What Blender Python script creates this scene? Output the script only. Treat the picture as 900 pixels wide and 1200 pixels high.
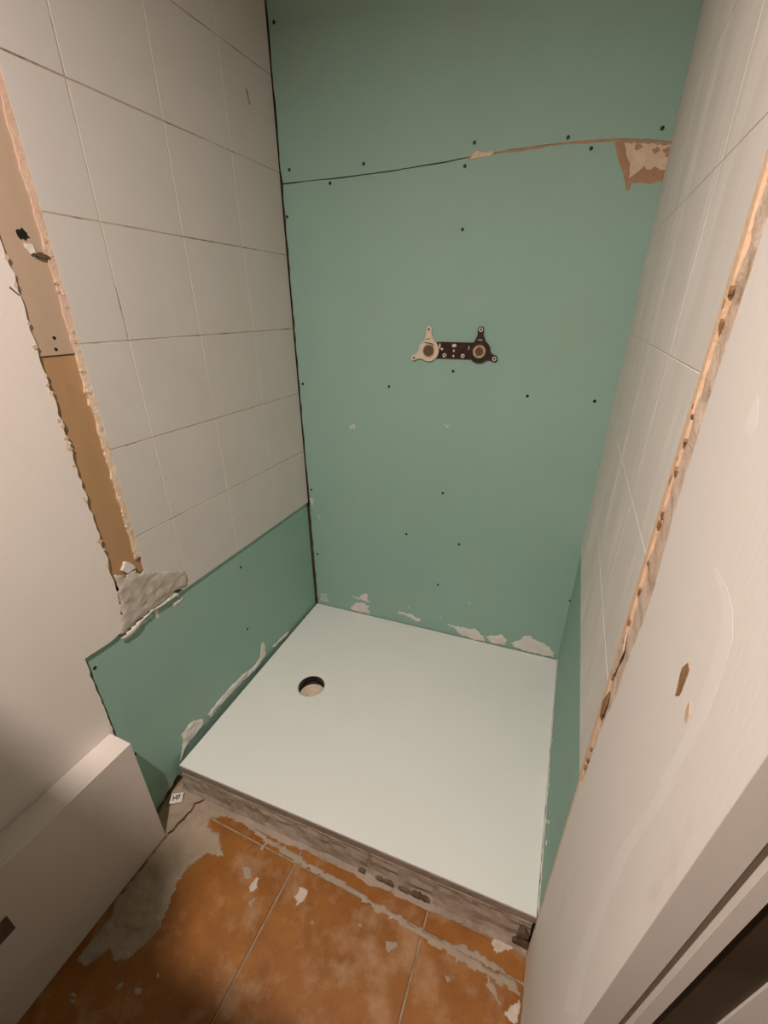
import bpy, bmesh, math, random
from mathutils import Matrix, Vector
from mathutils import noise as mnoise

random.seed(7)
for o in list(bpy.data.objects):
    bpy.data.objects.remove(o)
scene = bpy.context.scene
COL = scene.collection

# ------------------------------------------------------------------ camera
cam_d = bpy.data.cameras.new('camera')
cam = bpy.data.objects.new('camera', cam_d)
COL.objects.link(cam)
scene.camera = cam
cam_d.sensor_fit = 'VERTICAL'
cam_d.sensor_height = 36.0
cam_d.sensor_width = 27.0
cam_d.lens = 501.84 / 1200 * 36.0
cam_d.clip_start = 0.01
yaw, pitch, roll = (math.radians(a) for a in (-22.8338, -25.4225, -0.2125))
fw = Vector((math.sin(yaw) * math.cos(pitch), math.cos(yaw) * math.cos(pitch), math.sin(pitch)))
rt = fw.cross(Vector((0, 0, 1))).normalized()
up = rt.cross(fw)
rt, up = rt * math.cos(roll) + up * math.sin(roll), up * math.cos(roll) - rt * math.sin(roll)
cam.matrix_world = Matrix(((rt.x, up.x, -fw.x, 0.8615), (rt.y, up.y, -fw.y, -1.2882), (rt.z, up.z, -fw.z, 1.1637), (0, 0, 0, 1)))

# ------------------------------------------------------------------ light
world = bpy.data.worlds.new('world')
scene.world = world
world.use_nodes = True
world.node_tree.nodes['Background'].inputs[0].default_value = (0.9, 0.72, 0.55, 1)
world.node_tree.nodes['Background'].inputs[1].default_value = 0.01
lamp_d = bpy.data.lights.new('ceiling_lamp_light', 'AREA')
lamp_d.shape = 'DISK'
lamp_d.size = 0.04
lamp_d.energy = 35
lamp_d.color = (1.0, 0.86, 0.785)
lamp = bpy.data.objects.new('ceiling_lamp_light', lamp_d)
lamp.location = (0.54, -1.48, 2.05)
lamp.rotation_euler = (math.radians(-9), 0, 0)
COL.objects.link(lamp)

vs = scene.view_settings
vs.view_transform = 'Standard'
vs.look = 'None'
vs.gamma = 1.0
vs.use_curve_mapping = False
vs.exposure = 0.0

# ------------------------------------------------------------------ helpers
W = 0.979            # clear width of the alcove
TH = math.atan2(0.0356, 0.979)   # the back wall is slightly out of square
CEIL = 2.36
FLOOR = -0.10
FRONT = -2.40
WB = W / math.cos(TH)

FR_BACK = Matrix.Rotation(TH, 4, 'Z')
FR_LEFT = Matrix.Rotation(math.radians(90), 4, 'Z')
FR_RIGHT = Matrix.Translation((W, 0, 0)) @ Matrix.Rotation(math.radians(-90), 4, 'Z')
FR_ID = Matrix.Identity(4)


def srgb(r, g, b):
    def c(v):
        v /= 255.0
        return v / 12.92 if v <= 0.04045 else ((v + 0.055) / 1.055) ** 2.4
    return (c(r), c(g), c(b), 1)


def mat(name, c1, c2=None, scale=8.0, rough=0.7, bump=0.0, bscale=60.0, stretch=(1, 1, 1), lo=0.35, hi=0.65, detail=5.0,
        c3=None, scale3=3.0, lo3=0.55, hi3=0.62, metal=0.0, spec=0.3, stretch3=(1, 1, 1), detail3=8.0):
    m = bpy.data.materials.new(name)
    m.use_nodes = True
    nt = m.node_tree
    bs = nt.nodes['Principled BSDF']
    bs.inputs['Roughness'].default_value = rough
    bs.inputs['Metallic'].default_value = metal
    bs.inputs['Specular IOR Level'].default_value = spec
    geo = nt.nodes.new('ShaderNodeNewGeometry')

    def noise_mask(sc, st, a, b, det):
        mp = nt.nodes.new('ShaderNodeMapping')
        mp.inputs['Scale'].default_value = st
        nt.links.new(geo.outputs['Position'], mp.inputs['Vector'])
        n = nt.nodes.new('ShaderNodeTexNoise')
        n.inputs['Scale'].default_value = sc
        n.inputs['Detail'].default_value = det
        n.inputs['Roughness'].default_value = 0.62
        nt.links.new(mp.outputs[0], n.inputs['Vector'])
        r = nt.nodes.new('ShaderNodeMapRange')
        r.inputs['From Min'].default_value = a
        r.inputs['From Max'].default_value = b
        nt.links.new(n.outputs[0], r.inputs['Value'])
        return r.outputs[0], n.outputs[0]

    def mix(fac, a, b):
        x = nt.nodes.new('ShaderNodeMix')
        x.data_type = 'RGBA'
        nt.links.new(fac, x.inputs[0])
        if isinstance(a, tuple):
            x.inputs[6].default_value = a
        else:
            nt.links.new(a, x.inputs[6])
        x.inputs[7].default_value = b
        return x.outputs[2]
    if c2 is None:
        bs.inputs['Base Color'].default_value = c1
    else:
        f, _ = noise_mask(scale, stretch, lo, hi, detail)
        col = mix(f, c1, c2)
        if c3 is not None:
            f3, _ = noise_mask(scale3, stretch3, lo3, hi3, detail3)
            col = mix(f3, col, c3)
        nt.links.new(col, bs.inputs['Base Color'])
    if bump > 0:
        _, h = noise_mask(bscale, stretch, 0, 1, 6.0)
        b = nt.nodes.new('ShaderNodeBump')
        b.inputs['Strength'].default_value = bump
        b.inputs['Distance'].default_value = 0.004
        nt.links.new(h, b.inputs['Height'])
        nt.links.new(b.outputs[0], bs.inputs['Normal'])
    return m


def obj(name, bm, m, parent=None, frame=None, recalc=True):
    me = bpy.data.meshes.new(name)
    if recalc:
        bmesh.ops.recalc_face_normals(bm, faces=bm.faces)
    bm.to_mesh(me)
    bm.free()
    if m is not None:
        me.materials.append(m)
    return link(name, me, parent, frame)


def link(name, me, parent=None, frame=None):
    o = bpy.data.objects.new(name, me)
    COL.objects.link(o)
    if frame is not None:
        o.matrix_world = frame
    if parent is not None:
        setp(o, parent)
    return o


WORLD = {}


def setp(o, parent):
    """parent keeping the world placement"""
    mw = o.matrix_basis.copy()
    pm = WORLD.get(parent.name, parent.matrix_basis)
    o.parent = parent
    o.matrix_parent_inverse = Matrix.Identity(4)
    o.matrix_basis = pm.inverted() @ mw
    WORLD[o.name] = mw


def struct(o):
    o['kind'] = 'structure'
    return o


def tag(o, label, cat, group=None):
    o['label'] = label
    o['category'] = cat
    if group:
        o['group'] = group
    return o


def prism(bm, poly, a, b):
    """polygon in (u, z) of a wall frame, from a to b metres proud of the wall face"""
    p0 = [bm.verts.new((u, -a, z)) for u, z in poly]
    p1 = [bm.verts.new((u, -b, z)) for u, z in poly]
    bm.faces.new(p0)
    bm.faces.new(p1)
    n = len(poly)
    for i in range(n):
        j = (i + 1) % n
        bm.faces.new((p0[i], p0[j], p1[j], p1[i]))


def flat_prism(bm, poly, z0, z1):
    """polygon in (x, y), from height z0 to z1"""
    p0 = [bm.verts.new((x, y, z0)) for x, y in poly]
    p1 = [bm.verts.new((x, y, z1)) for x, y in poly]
    bm.faces.new(p0)
    bm.faces.new(p1)
    n = len(poly)
    for i in range(n):
        j = (i + 1) % n
        bm.faces.new((p0[i], p0[j], p1[j], p1[i]))


def box(bm, x0, x1, y0, y1, z0, z1):
    flat_prism(bm, [(x0, y0), (x1, y0), (x1, y1), (x0, y1)], z0, z1)


def bevelled(bm, w, seg=2):
    bmesh.ops.recalc_face_normals(bm, faces=bm.faces)
    bmesh.ops.bevel(bm, geom=list(bm.edges), offset=w, segments=seg, affect='EDGES', profile=0.6)


def rough_poly(poly, amp, step=0.006, seed=0):
    """subdivide an outline and jitter it so that edges look torn"""
    rnd = random.Random(seed)
    out = []
    n = len(poly)
    for i in range(n):
        (x0, y0), (x1, y1) = poly[i], poly[(i + 1) % n]
        d = math.hypot(x1 - x0, y1 - y0)
        k = max(1, min(14, int(d / step)))
        for j in range(k):
            t = j / k
            out.append((x0 + (x1 - x0) * t + rnd.uniform(-amp, amp), y0 + (y1 - y0) * t + rnd.uniform(-amp, amp)))
    return out


def circle(cx, cz, r, n=20, sq=1.0, seed=None, jit=0.0):
    rnd = random.Random(seed)
    return [(cx + (r + rnd.uniform(-jit, jit)) * math.cos(2 * math.pi * i / n), cz + sq * (r + rnd.uniform(-jit, jit)) * math.sin(2 * math.pi * i / n)) for i in range(n)]


def ring_bm(bm, cx, cz, r0, r1, a, b, n=24):
    rows = []
    for (r, off) in ((r0, a), (r1, a), (r1, b), (r0, b)):
        rows.append([bm.verts.new((cx + r * math.cos(2 * math.pi * i / n), -off, cz + r * math.sin(2 * math.pi * i / n))) for i in range(n)])
    for k in range(4):
        A, Bv = rows[k], rows[(k + 1) % 4]
        for i in range(n):
            j = (i + 1) % n
            bm.faces.new((A[i], A[j], Bv[j], Bv[i]))


def lumpy(bm, poly, base, height, seed=0, cell=0.006, edge=0.012):
    """trowelled patch: grid over an outline (u, z), raised in its middle, thin and ragged at its rim"""
    us = [p[0] for p in poly]
    zs = [p[1] for p in poly]

    def inside(u, z):
        c = False
        n = len(poly)
        for i in range(n):
            (x0, y0), (x1, y1) = poly[i], poly[(i + 1) % n]
            if (y0 > z) != (y1 > z) and u < (x1 - x0) * (z - y0) / (y1 - y0) + x0:
                c = not c
        return c

    def dist(u, z):
        best = 9
        n = len(poly)
        for i in range(n):
            (x0, y0), (x1, y1) = poly[i], poly[(i + 1) % n]
            dx, dy = x1 - x0, y1 - y0
            L = dx * dx + dy * dy
            t = max(0, min(1, ((u - x0) * dx + (z - y0) * dy) / L)) if L > 0 else 0
            best = min(best, math.hypot(u - x0 - t * dx, z - y0 - t * dy))
        return best
    nu = int((max(us) - min(us)) / cell) + 2
    nz = int((max(zs) - min(zs)) / cell) + 2
    vert = {}

    def gv(i, k):
        if (i, k) not in vert:
            u = min(us) + i * cell
            z = min(zs) + k * cell
            jx = mnoise.noise(Vector((u * 140, z * 140, seed))) * cell * 0.55
            jz = mnoise.noise(Vector((u * 140, z * 140, seed + 9.3))) * cell * 0.55
            ins = inside(u, z)
            d = dist(u, z) if ins else 0
            t = min(1, d / edge)
            h = base + height * (t * (2 - t)) * (0.55 + 0.9 * mnoise.noise(Vector((u * 45, z * 45, seed + 3.1))) + 0.4 * mnoise.noise(Vector((u * 130, z * 130, seed))))
            vert[(i, k)] = bm.verts.new((u + jx, -max(h, base), z + jz))
        return vert[(i, k)]
    for i in range(nu):
        for k in range(nz):
            if inside(min(us) + (i + 0.5) * cell, min(zs) + (k + 0.5) * cell):
                bm.faces.new((gv(i, k), gv(i + 1, k), gv(i + 1, k + 1), gv(i, k + 1)))
    rim = [e for e in bm.edges if len(e.link_faces) == 1]
    new = bmesh.ops.extrude_edge_only(bm, edges=rim)['geom']
    for v in new:
        if isinstance(v, bmesh.types.BMVert):
            v.co.y += 0.0012
    for f in bm.faces:
        f.smooth = True


DATA = {
    'patch': [(-0.783, 0.629), (-0.77, 0.624), (-0.763, 0.612), (-0.753, 0.621), (-0.74, 0.617), (-0.728, 0.602), (-0.714, 0.598), (-0.686, 0.581), (-0.64, 0.555), (-0.608, 0.533), (-0.606, 0.504), (-0.614, 0.491), (-0.646, 0.499), (-0.694, 0.491), (-0.728, 0.49), (-0.756, 0.493), (-0.785, 0.486), (-0.806, 0.481), (-0.815, 0.486), (-0.802, 0.511), (-0.794, 0.546), (-0.788, 0.589)],
    'smearL': [[(-0.815, 0.475), (-0.799, 0.479), (-0.766, 0.487), (-0.728, 0.492), (-0.694, 0.491), (-0.639, 0.488), (-0.644, 0.481), (-0.696, 0.484), (-0.721, 0.486), (-0.738, 0.484), (-0.756, 0.48), (-0.783, 0.467), (-0.806, 0.466)], [(-0.719, 0.492), (-0.708, 0.486), (-0.703, 0.456), (-0.713, 0.452), (-0.718, 0.465)], [(-0.664, 0.466), (-0.636, 0.464), (-0.624, 0.461), (-0.634, 0.454), (-0.659, 0.45)]],
    'smearT': [[(-0.77, -0.033), (-0.757, -0.004), (-0.743, 0.026), (-0.739, 0.053), (-0.723, 0.059), (-0.704, 0.063), (-0.684, 0.05), (-0.661, 0.03), (-0.66, 0.011), (-0.677, 0.005), (-0.708, 0.002), (-0.736, -0.001), (-0.747, -0.01), (-0.756, -0.024)], [(-0.643, 0.029), (-0.591, 0.036), (-0.534, 0.038), (-0.474, 0.035), (-0.428, 0.02), (-0.383, 0.029), (-0.37, 0.075), (-0.356, 0.077), (-0.347, 0.055), (-0.352, 0.008), (-0.38, 0.004), (-0.417, -0.006), (-0.464, 0.004), (-0.54, 0.01), (-0.611, 0.01), (-0.633, 0.001)], [(-0.313, 0.019), (-0.265, 0.016), (-0.215, 0.013), (-0.196, -0.002), (-0.239, -0.006), (-0.277, 0.003), (-0.298, -0.002)]],
    'smearB': [[(0.1561, 0.016), (0.1881, 0.052), (0.2241, 0.058), (0.2422, 0.046), (0.2502, 0.01), (0.1991, 0.004), (0.1621, 0.005)], [(0.1591, 0.085), (0.2011, 0.083), (0.2261, 0.109), (0.2432, 0.111), (0.2432, 0.08), (0.2602, 0.071), (0.2251, 0.069), (0.1891, 0.075)], [(0.3732, 0.058), (0.4093, 0.059), (0.4433, 0.055), (0.4713, 0.043), (0.4553, 0.025), (0.4383, 0.033), (0.3983, 0.046), (0.3762, 0.045)], [(0.5774, 0.054), (0.6354, 0.054), (0.6855, 0.06), (0.7185, 0.031), (0.7255, 0.008), (0.6794, 0.005), (0.6384, 0.011), (0.6054, 0.036)], [(0.7275, 0.041), (0.7835, 0.061), (0.8005, 0.044), (0.7985, 0.018), (0.7505, 0.009)], [(0.8165, 0.03), (0.8506, 0.064), (0.8746, 0.093), (0.9046, 0.071), (0.9516, 0.061), (0.9696, 0.036), (0.9686, 0.014), (0.9136, 0.011), (0.8666, 0.008)], [(0.5394, 0.088), (0.5494, 0.089), (0.5554, 0.078), (0.5464, 0.071)], [(0.6454, 0.18), (0.6574, 0.181), (0.6564, 0.168)], [(0.4143, 0.095), (0.4223, 0.095), (0.4183, 0.083)], [(0.006, 0.501), (0.027, 0.499), (0.019, 0.472), (0.009, 0.476)], [(0.032, 0.438), (0.048, 0.43), (0.041, 0.415)], [(0.019, 0.055), (0.049, 0.063), (0.058, 0.023), (0.017, 0.015)], [(0.5173, 0.835), (0.5354, 0.832), (0.5334, 0.821), (0.5213, 0.823)], [(0.1871, 0.8), (0.2081, 0.809), (0.2111, 0.789), (0.1901, 0.784)]],
    'torn': [(0.8666, 1.498), (0.9286, 1.491), (0.9917, 1.48), (0.9947, 1.416), (0.9716, 1.418), (0.9526, 1.414), (0.9316, 1.419), (0.9176, 1.418), (0.9156, 1.406), (0.9086, 1.406), (0.9026, 1.426), (0.8836, 1.461)],
    'tornw': [(0.8876, 1.493), (0.9286, 1.488), (0.9877, 1.479), (0.9927, 1.439), (0.9716, 1.437), (0.9566, 1.444), (0.9496, 1.438), (0.9346, 1.446), (0.9226, 1.437), (0.9106, 1.429), (0.9076, 1.454), (0.8946, 1.472)],
    'tornspots': [(0.9166, 1.484), (0.9746, 1.472), (0.9806, 1.464), (0.9546, 1.474)],
    'joint': [(0.009, 1.489), (0.1931, 1.488), (0.3422, 1.49), (0.4793, 1.496), (0.5534, 1.501), (0.6644, 1.505), (0.7675, 1.506), (0.8656, 1.502), (0.9346, 1.494), (0.9937, 1.483)],
    'screwB': [(0.021, 1.82), (0.032, 1.519), (0.2602, 1.512), (0.1581, 1.478), (0.011, 1.409), (0.5334, 1.483), (0.5534, 1.527), (0.7675, 1.515), (0.8205, 1.49), (0.9566, 1.511), (0.5374, 1.35), (0.5364, 0.994), (0.3332, 0.939), (0.9336, 0.932), (0.7565, 0.935), (0.019, 0.931), (0.018, 0.539), (0.5273, 0.599), (0.4013, 0.418), (0.5964, 0.414), (0.5293, 0.227), (0.9836, 0.273), (0.022, 0.255)],
    'screwL': [(-0.883, 0.446), (-0.87, 0.139), (-0.42, 0.188), (-0.402, 0.423)],
    'chips': [[(0.975, 0.921), (0.981, 0.92), (0.982, 0.905), (0.982, 0.894), (0.976, 0.888), (0.972, 0.9), (0.969, 0.91)], [(1.003, 0.909), (1.007, 0.902), (1.008, 0.894), (1.005, 0.893), (1.0, 0.903)], [(0.792, 0.702), (0.796, 0.681), (0.791, 0.651), (0.781, 0.642), (0.774, 0.667)], [(0.787, 0.795), (0.797, 0.777), (0.789, 0.741), (0.782, 0.718), (0.772, 0.712), (0.78, 0.752), (0.78, 0.787)]],
    'arc': [(0.952, 0.992), (0.978, 0.99), (0.993, 0.983), (1.003, 0.967), (1.009, 0.942), (1.013, 0.905), (1.01, 0.861), (1.005, 0.824), (1.011, 0.828), (1.004, 0.783), (0.988, 0.708), (0.984, 0.655), (0.982, 0.594), (0.985, 0.524), (0.991, 0.466), (1.001, 0.426), (1.014, 0.396), (1.039, 0.479), (1.026, 0.505), (1.017, 0.54), (1.011, 0.589), (1.007, 0.649), (1.007, 0.702), (1.01, 0.748), (1.022, 0.813), (1.027, 0.853), (1.021, 0.848), (1.025, 0.881), (1.029, 0.924), (1.024, 0.957), (1.019, 0.98), (1.005, 0.992), (0.987, 0.997), (0.958, 0.996)],
    'rsmear': [[(0.917, 1.109), (0.927, 1.109), (0.938, 1.093), (0.933, 1.085), (0.918, 1.088)], [(0.372, 0.944), (0.457, 0.95), (0.441, 0.906), (0.418, 0.874), (0.371, 0.91)], [(0.527, 0.653), (0.602, 0.725), (0.65, 0.774), (0.676, 0.744), (0.649, 0.689), (0.566, 0.633)], [(0.498, 0.557), (0.558, 0.626), (0.632, 0.639), (0.599, 0.569)]],
    'screed': [(0.007, -0.891), (-0.013, -0.827), (-0.007, -0.782), (-0.005, -0.759), (0.071, -0.764), (0.159, -0.769), (0.237, -0.776), (0.196, -0.803), (0.146, -0.827), (0.153, -0.843), (0.201, -0.853), (0.242, -0.881), (0.236, -0.892), (0.2, -0.893), (0.19, -0.914), (0.176, -0.938), (0.177, -0.961), (0.177, -0.971), (0.185, -0.997), (0.201, -1.018), (0.2, -1.036), (0.191, -1.053), (0.182, -1.07), (0.10, -1.095), (0.071, -1.06), (0.0705, -0.96), (0.0705, -0.909), (0.003, -0.903)],
    'crack': [(0.111, -0.789), (0.095, -0.803), (0.082, -0.815), (0.086, -0.836), (0.081, -0.86), (0.078, -0.877), (0.079, -0.889), (0.0705, -0.909)],
    'floorbits': [[(0.345, -0.916), (0.348, -0.889), (0.354, -0.887), (0.363, -0.908), (0.355, -0.92)], [(0.362, -0.937), (0.368, -0.924), (0.375, -0.924), (0.374, -0.939)], [(0.296, -0.885), (0.325, -0.878), (0.338, -0.894), (0.33, -0.902), (0.313, -0.894)], [(0.459, -0.887), (0.462, -0.862), (0.482, -0.863), (0.481, -0.883), (0.471, -0.896)], [(0.516, -0.909), (0.521, -0.902), (0.526, -0.907), (0.522, -0.915)], [(0.315, -0.828), (0.324, -0.821), (0.329, -0.833), (0.319, -0.838)], [(0.158, -0.971), (0.171, -0.962), (0.181, -0.964), (0.171, -0.972)], [(0.345, -0.81), (0.36, -0.797), (0.363, -0.805), (0.352, -0.816)], [(0.689, -0.877), (0.708, -0.865), (0.717, -0.875), (0.705, -0.888), (0.696, -0.886)], [(0.907, -0.769), (0.945, -0.771), (0.952, -0.781), (0.918, -0.799), (0.906, -0.791)], [(0.776, -0.828), (0.815, -0.825), (0.846, -0.816), (0.883, -0.814), (0.915, -0.817), (0.942, -0.822), (0.917, -0.829), (0.87, -0.828), (0.827, -0.829), (0.795, -0.833)], [(0.824, -0.878), (0.83, -0.873), (0.835, -0.881), (0.831, -0.885)], [(0.682, -0.831), (0.69, -0.827), (0.691, -0.833), (0.685, -0.836)], [(0.62, -0.872), (0.627, -0.87), (0.627, -0.876)], [(0.904, -0.842), (0.927, -0.856), (0.94, -0.877), (0.924, -0.869), (0.907, -0.857)], [(0.941, -0.883), (0.971, -0.853), (0.972, -0.885), (0.962, -0.893)], [(0.203, -1.159), (0.202, -1.151), (0.211, -1.144), (0.215, -1.15), (0.212, -1.158)], [(0.129, -1.205), (0.135, -1.201), (0.147, -1.203), (0.139, -1.207)], [(0.264, -1.11), (0.268, -1.106), (0.274, -1.109), (0.269, -1.112)], [(0.234, -1.127), (0.238, -1.125), (0.24, -1.128)]],
    'greybits': [[(0.237, -1.145), (0.243, -1.137), (0.257, -1.14), (0.256, -1.147), (0.244, -1.149)], [(0.123, -1.198), (0.131, -1.194), (0.139, -1.198), (0.13, -1.201)]],
    'holesM': [(0.694, -0.11), (0.726, -0.124), (0.745, -0.123), (0.656, -0.112), (0.634, -0.102), (0.584, -0.1), (0.967, -0.039), (0.964, -0.097)],
}
# ------------------------------------------------------------------ materials
M = {}
M['green'] = mat('green_board_paper', (0.270, 0.432, 0.360, 1), (0.288, 0.452, 0.378, 1), 3.0, 0.72, 0.05, 160, c3=(0.305, 0.425, 0.345, 1), scale3=5.0, lo3=0.55, hi3=0.8, detail3=3)
M['tile'] = mat('glazed_white_tile', (0.595, 0.560, 0.515, 1), (0.625, 0.595, 0.555, 1), 5.0, 0.42, 0.03, 40)
M['tile_dusty'] = mat('dusty_skimmed_tile', (0.66, 0.62, 0.57, 1), (0.71, 0.675, 0.63, 1), 9.0, 0.62, 0.08, 60, stretch=(1, 1.6, 0.35),
                      c3=(0.78, 0.755, 0.72, 1), scale3=7.0, lo3=0.50, hi3=0.70, stretch3=(1, 2.2, 0.4))
M['grout'] = mat('wall_grout', (0.60, 0.52, 0.44, 1), (0.36, 0.27, 0.19, 1), 9.0, 0.9, 0.1, 200, c3=(0.17, 0.12, 0.08, 1), scale3=11.0, lo3=0.53, hi3=0.64, stretch3=(1, 1, 1.0))
M['grout_pale'] = mat('wall_grout_pale', (0.655, 0.60, 0.54, 1), (0.61, 0.55, 0.485, 1), 9.0, 0.9, 0.1, 200, c3=(0.50, 0.41, 0.32, 1), scale3=9.0, lo3=0.62, hi3=0.75)
M['plaster'] = mat('painted_plaster', (0.76, 0.69, 0.625, 1), (0.79, 0.725, 0.665, 1), 4.0, 0.75, 0.10, 90, c3=(0.66, 0.58, 0.50, 1), scale3=6.0, lo3=0.62, hi3=0.85)
M['plaster_r'] = mat('streaky_plaster', (0.77, 0.725, 0.685, 1), (0.76, 0.71, 0.665, 1), 5.0, 0.7, 0.10, 90, stretch=(1, 2.5, 0.5), c3=(0.58, 0.47, 0.38, 1), scale3=6.0, lo3=0.62, hi3=0.85, stretch3=(1, 2.0, 0.5))
M['white'] = mat('painted_boxing', (0.74, 0.68, 0.62, 1), (0.70, 0.63, 0.56, 1), 5.0, 0.6, 0.04, 80)
M['tray'] = mat('acrylic_tray', (0.70, 0.725, 0.685, 1), (0.725, 0.75, 0.71, 1), 2.5, 0.5, 0.015, 220, spec=0.35)
M['edge_brown'] = mat('grey_brown_tray_edge', (0.26, 0.20, 0.155, 1), (0.34, 0.27, 0.215, 1), 14.0, 0.9, 0.3, 120, stretch=(1, 1, 4))
M['mortar'] = mat('grey_brown_mortar', (0.31, 0.25, 0.19, 1), (0.40, 0.325, 0.255, 1), 9.0, 0.95, 0.5, 90, c3=(0.21, 0.165, 0.11, 1), scale3=26.0, lo3=0.54, hi3=0.72)
M['render'] = mat('cement_render', (0.46, 0.41, 0.345, 1), (0.54, 0.48, 0.41, 1), 18.0, 0.95, 0.6, 70)
M['filler'] = mat('white_filler', (0.66, 0.63, 0.57, 1), (0.74, 0.70, 0.64, 1), 25.0, 0.9, 0.3, 120)
M['streak'] = mat('plaster_streak', (0.80, 0.765, 0.73, 1), (0.785, 0.745, 0.705, 1), 20.0, 0.8, 0.05, 90)
M['filler_thin'] = mat('thin_filler', (0.40, 0.48, 0.41, 1), (0.62, 0.62, 0.56, 1), 40.0, 0.9, 0.2, 120)
M['dark'] = mat('dark_gap', (0.085, 0.055, 0.034, 1), (0.16, 0.11, 0.065, 1), 30.0, 0.95)
M['wood'] = mat('brown_fibre_board', (0.40, 0.24, 0.115, 1), (0.48, 0.30, 0.155, 1), 7.0, 0.8, 0.15, 80, stretch=(1, 1, 0.3), c3=(0.28, 0.16, 0.075, 1), scale3=10.0, lo3=0.60, hi3=0.78)
M['wood_pale'] = mat('pale_brown_board', (0.46, 0.335, 0.235, 1), (0.50, 0.365, 0.265, 1), 7.0, 0.8, 0.1, 80, stretch=(1, 1, 0.3))
M['crumb'] = mat('broken_plaster_edge', (0.70, 0.52, 0.36, 1), (0.76, 0.64, 0.50, 1), 40.0, 0.95, 0.5, 120, c3=(0.42, 0.26, 0.14, 1), scale3=30.0, lo3=0.60, hi3=0.68)
M['pink'] = mat('pink_adhesive', (0.66, 0.44, 0.34, 1), (0.72, 0.54, 0.40, 1), 30.0, 0.95, 0.4, 120, c3=(0.45, 0.27, 0.18, 1), scale3=26.0, lo3=0.62, hi3=0.7)
M['peach'] = mat('peach_plaster_scar', (0.74, 0.53, 0.36, 1), (0.70, 0.50, 0.34, 1), 20.0, 0.95, 0.4, 120, c3=(0.58, 0.41, 0.27, 1), scale3=20.0, lo3=0.62, hi3=0.72)
M['scar'] = mat('brown_plaster_scar', (0.66, 0.53, 0.43, 1), (0.56, 0.42, 0.31, 1), 16.0, 0.95, 0.5, 110, c3=(0.40, 0.26, 0.14, 1), scale3=22.0, lo3=0.60, hi3=0.72)
M['chip'] = mat('brown_chip', (0.22, 0.12, 0.055, 1), (0.34, 0.19, 0.09, 1), 60.0, 0.95)
M['tan'] = mat('tan_chip', (0.55, 0.40, 0.26, 1), (0.62, 0.46, 0.32, 1), 60.0, 0.95)
M['kraft'] = mat('brown_card', (0.36, 0.215, 0.125, 1), (0.42, 0.26, 0.155, 1), 40.0, 0.95, 0.2, 200)
M['gypsum'] = mat('bare_gypsum', (0.60, 0.47, 0.33, 1), (0.68, 0.56, 0.42, 1), 40.0, 0.95, 0.3, 200)
M['terra'] = mat('terracotta_tile', (0.225, 0.078, 0.010, 1), (0.30, 0.118, 0.020, 1), 12.0, 0.5, 0.10, 90, c3=(0.42, 0.27, 0.155, 1), scale3=13.0, lo3=0.50, hi3=0.80, spec=0.35)
M['floor_grout'] = mat('floor_grout', (0.26, 0.18, 0.115, 1), (0.36, 0.27, 0.185, 1), 30.0, 0.95)
M['screed'] = mat('cement_smear', (0.33, 0.26, 0.185, 1), (0.40, 0.32, 0.24, 1), 16.0, 0.95, 0.4, 110)
M['splash'] = mat('dried_splash', (0.50, 0.41, 0.32, 1), (0.60, 0.52, 0.43, 1), 40.0, 0.95, 0.3, 120)
M['black'] = mat('black_screw', (0.012, 0.011, 0.01, 1), rough=0.5)
M['bracket_black'] = mat('blackened_metal', (0.022, 0.016, 0.012, 1), (0.045, 0.028, 0.02, 1), 120.0, 0.4, 0.2, 300, metal=0.3, spec=0.5)
M['bracket_brown'] = mat('brown_metal', (0.06, 0.026, 0.018, 1), (0.022, 0.014, 0.012, 1), 60.0, 0.4, 0.1, 300, metal=0.3, spec=0.5)
M['bracket_white'] = mat('plaster_coated_metal', (0.70, 0.61, 0.48, 1), (0.62, 0.52, 0.40, 1), 80.0, 0.8, 0.3, 300)
M['brass'] = mat('plastered_brass', (0.52, 0.40, 0.27, 1), (0.33, 0.22, 0.13, 1), 120.0, 0.6, 0.2, 300)
M['pipe_brown'] = mat('dark_brown_pipe', (0.10, 0.06, 0.038, 1), (0.15, 0.09, 0.055, 1), 150.0, 0.8)
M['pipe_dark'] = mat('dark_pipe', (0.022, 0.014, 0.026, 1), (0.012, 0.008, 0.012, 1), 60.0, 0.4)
M['drain'] = mat('cream_drain', (0.70, 0.62, 0.48, 1), (0.64, 0.54, 0.40, 1), 60.0, 0.5)
M['frame'] = mat('door_frame_paint', (0.71, 0.66, 0.59, 1), (0.75, 0.70, 0.63, 1), 8.0, 0.5, 0.03, 90)
M['rebate_shade'] = mat('rebate_painted_shade', (0.05, 0.034, 0.018, 1), (0.075, 0.05, 0.028, 1), 12.0, 0.6)  # dark base colour stands in for the shade inside the rebate
M['ceiling'] = mat('ceiling_paint', (0.36, 0.33, 0.29, 1), (0.40, 0.36, 0.32, 1), 3.0, 0.9)
M['dim_wall'] = mat('brown_grey_paint', (0.30, 0.25, 0.20, 1), (0.34, 0.28, 0.23, 1), 3.0, 0.9)

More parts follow.
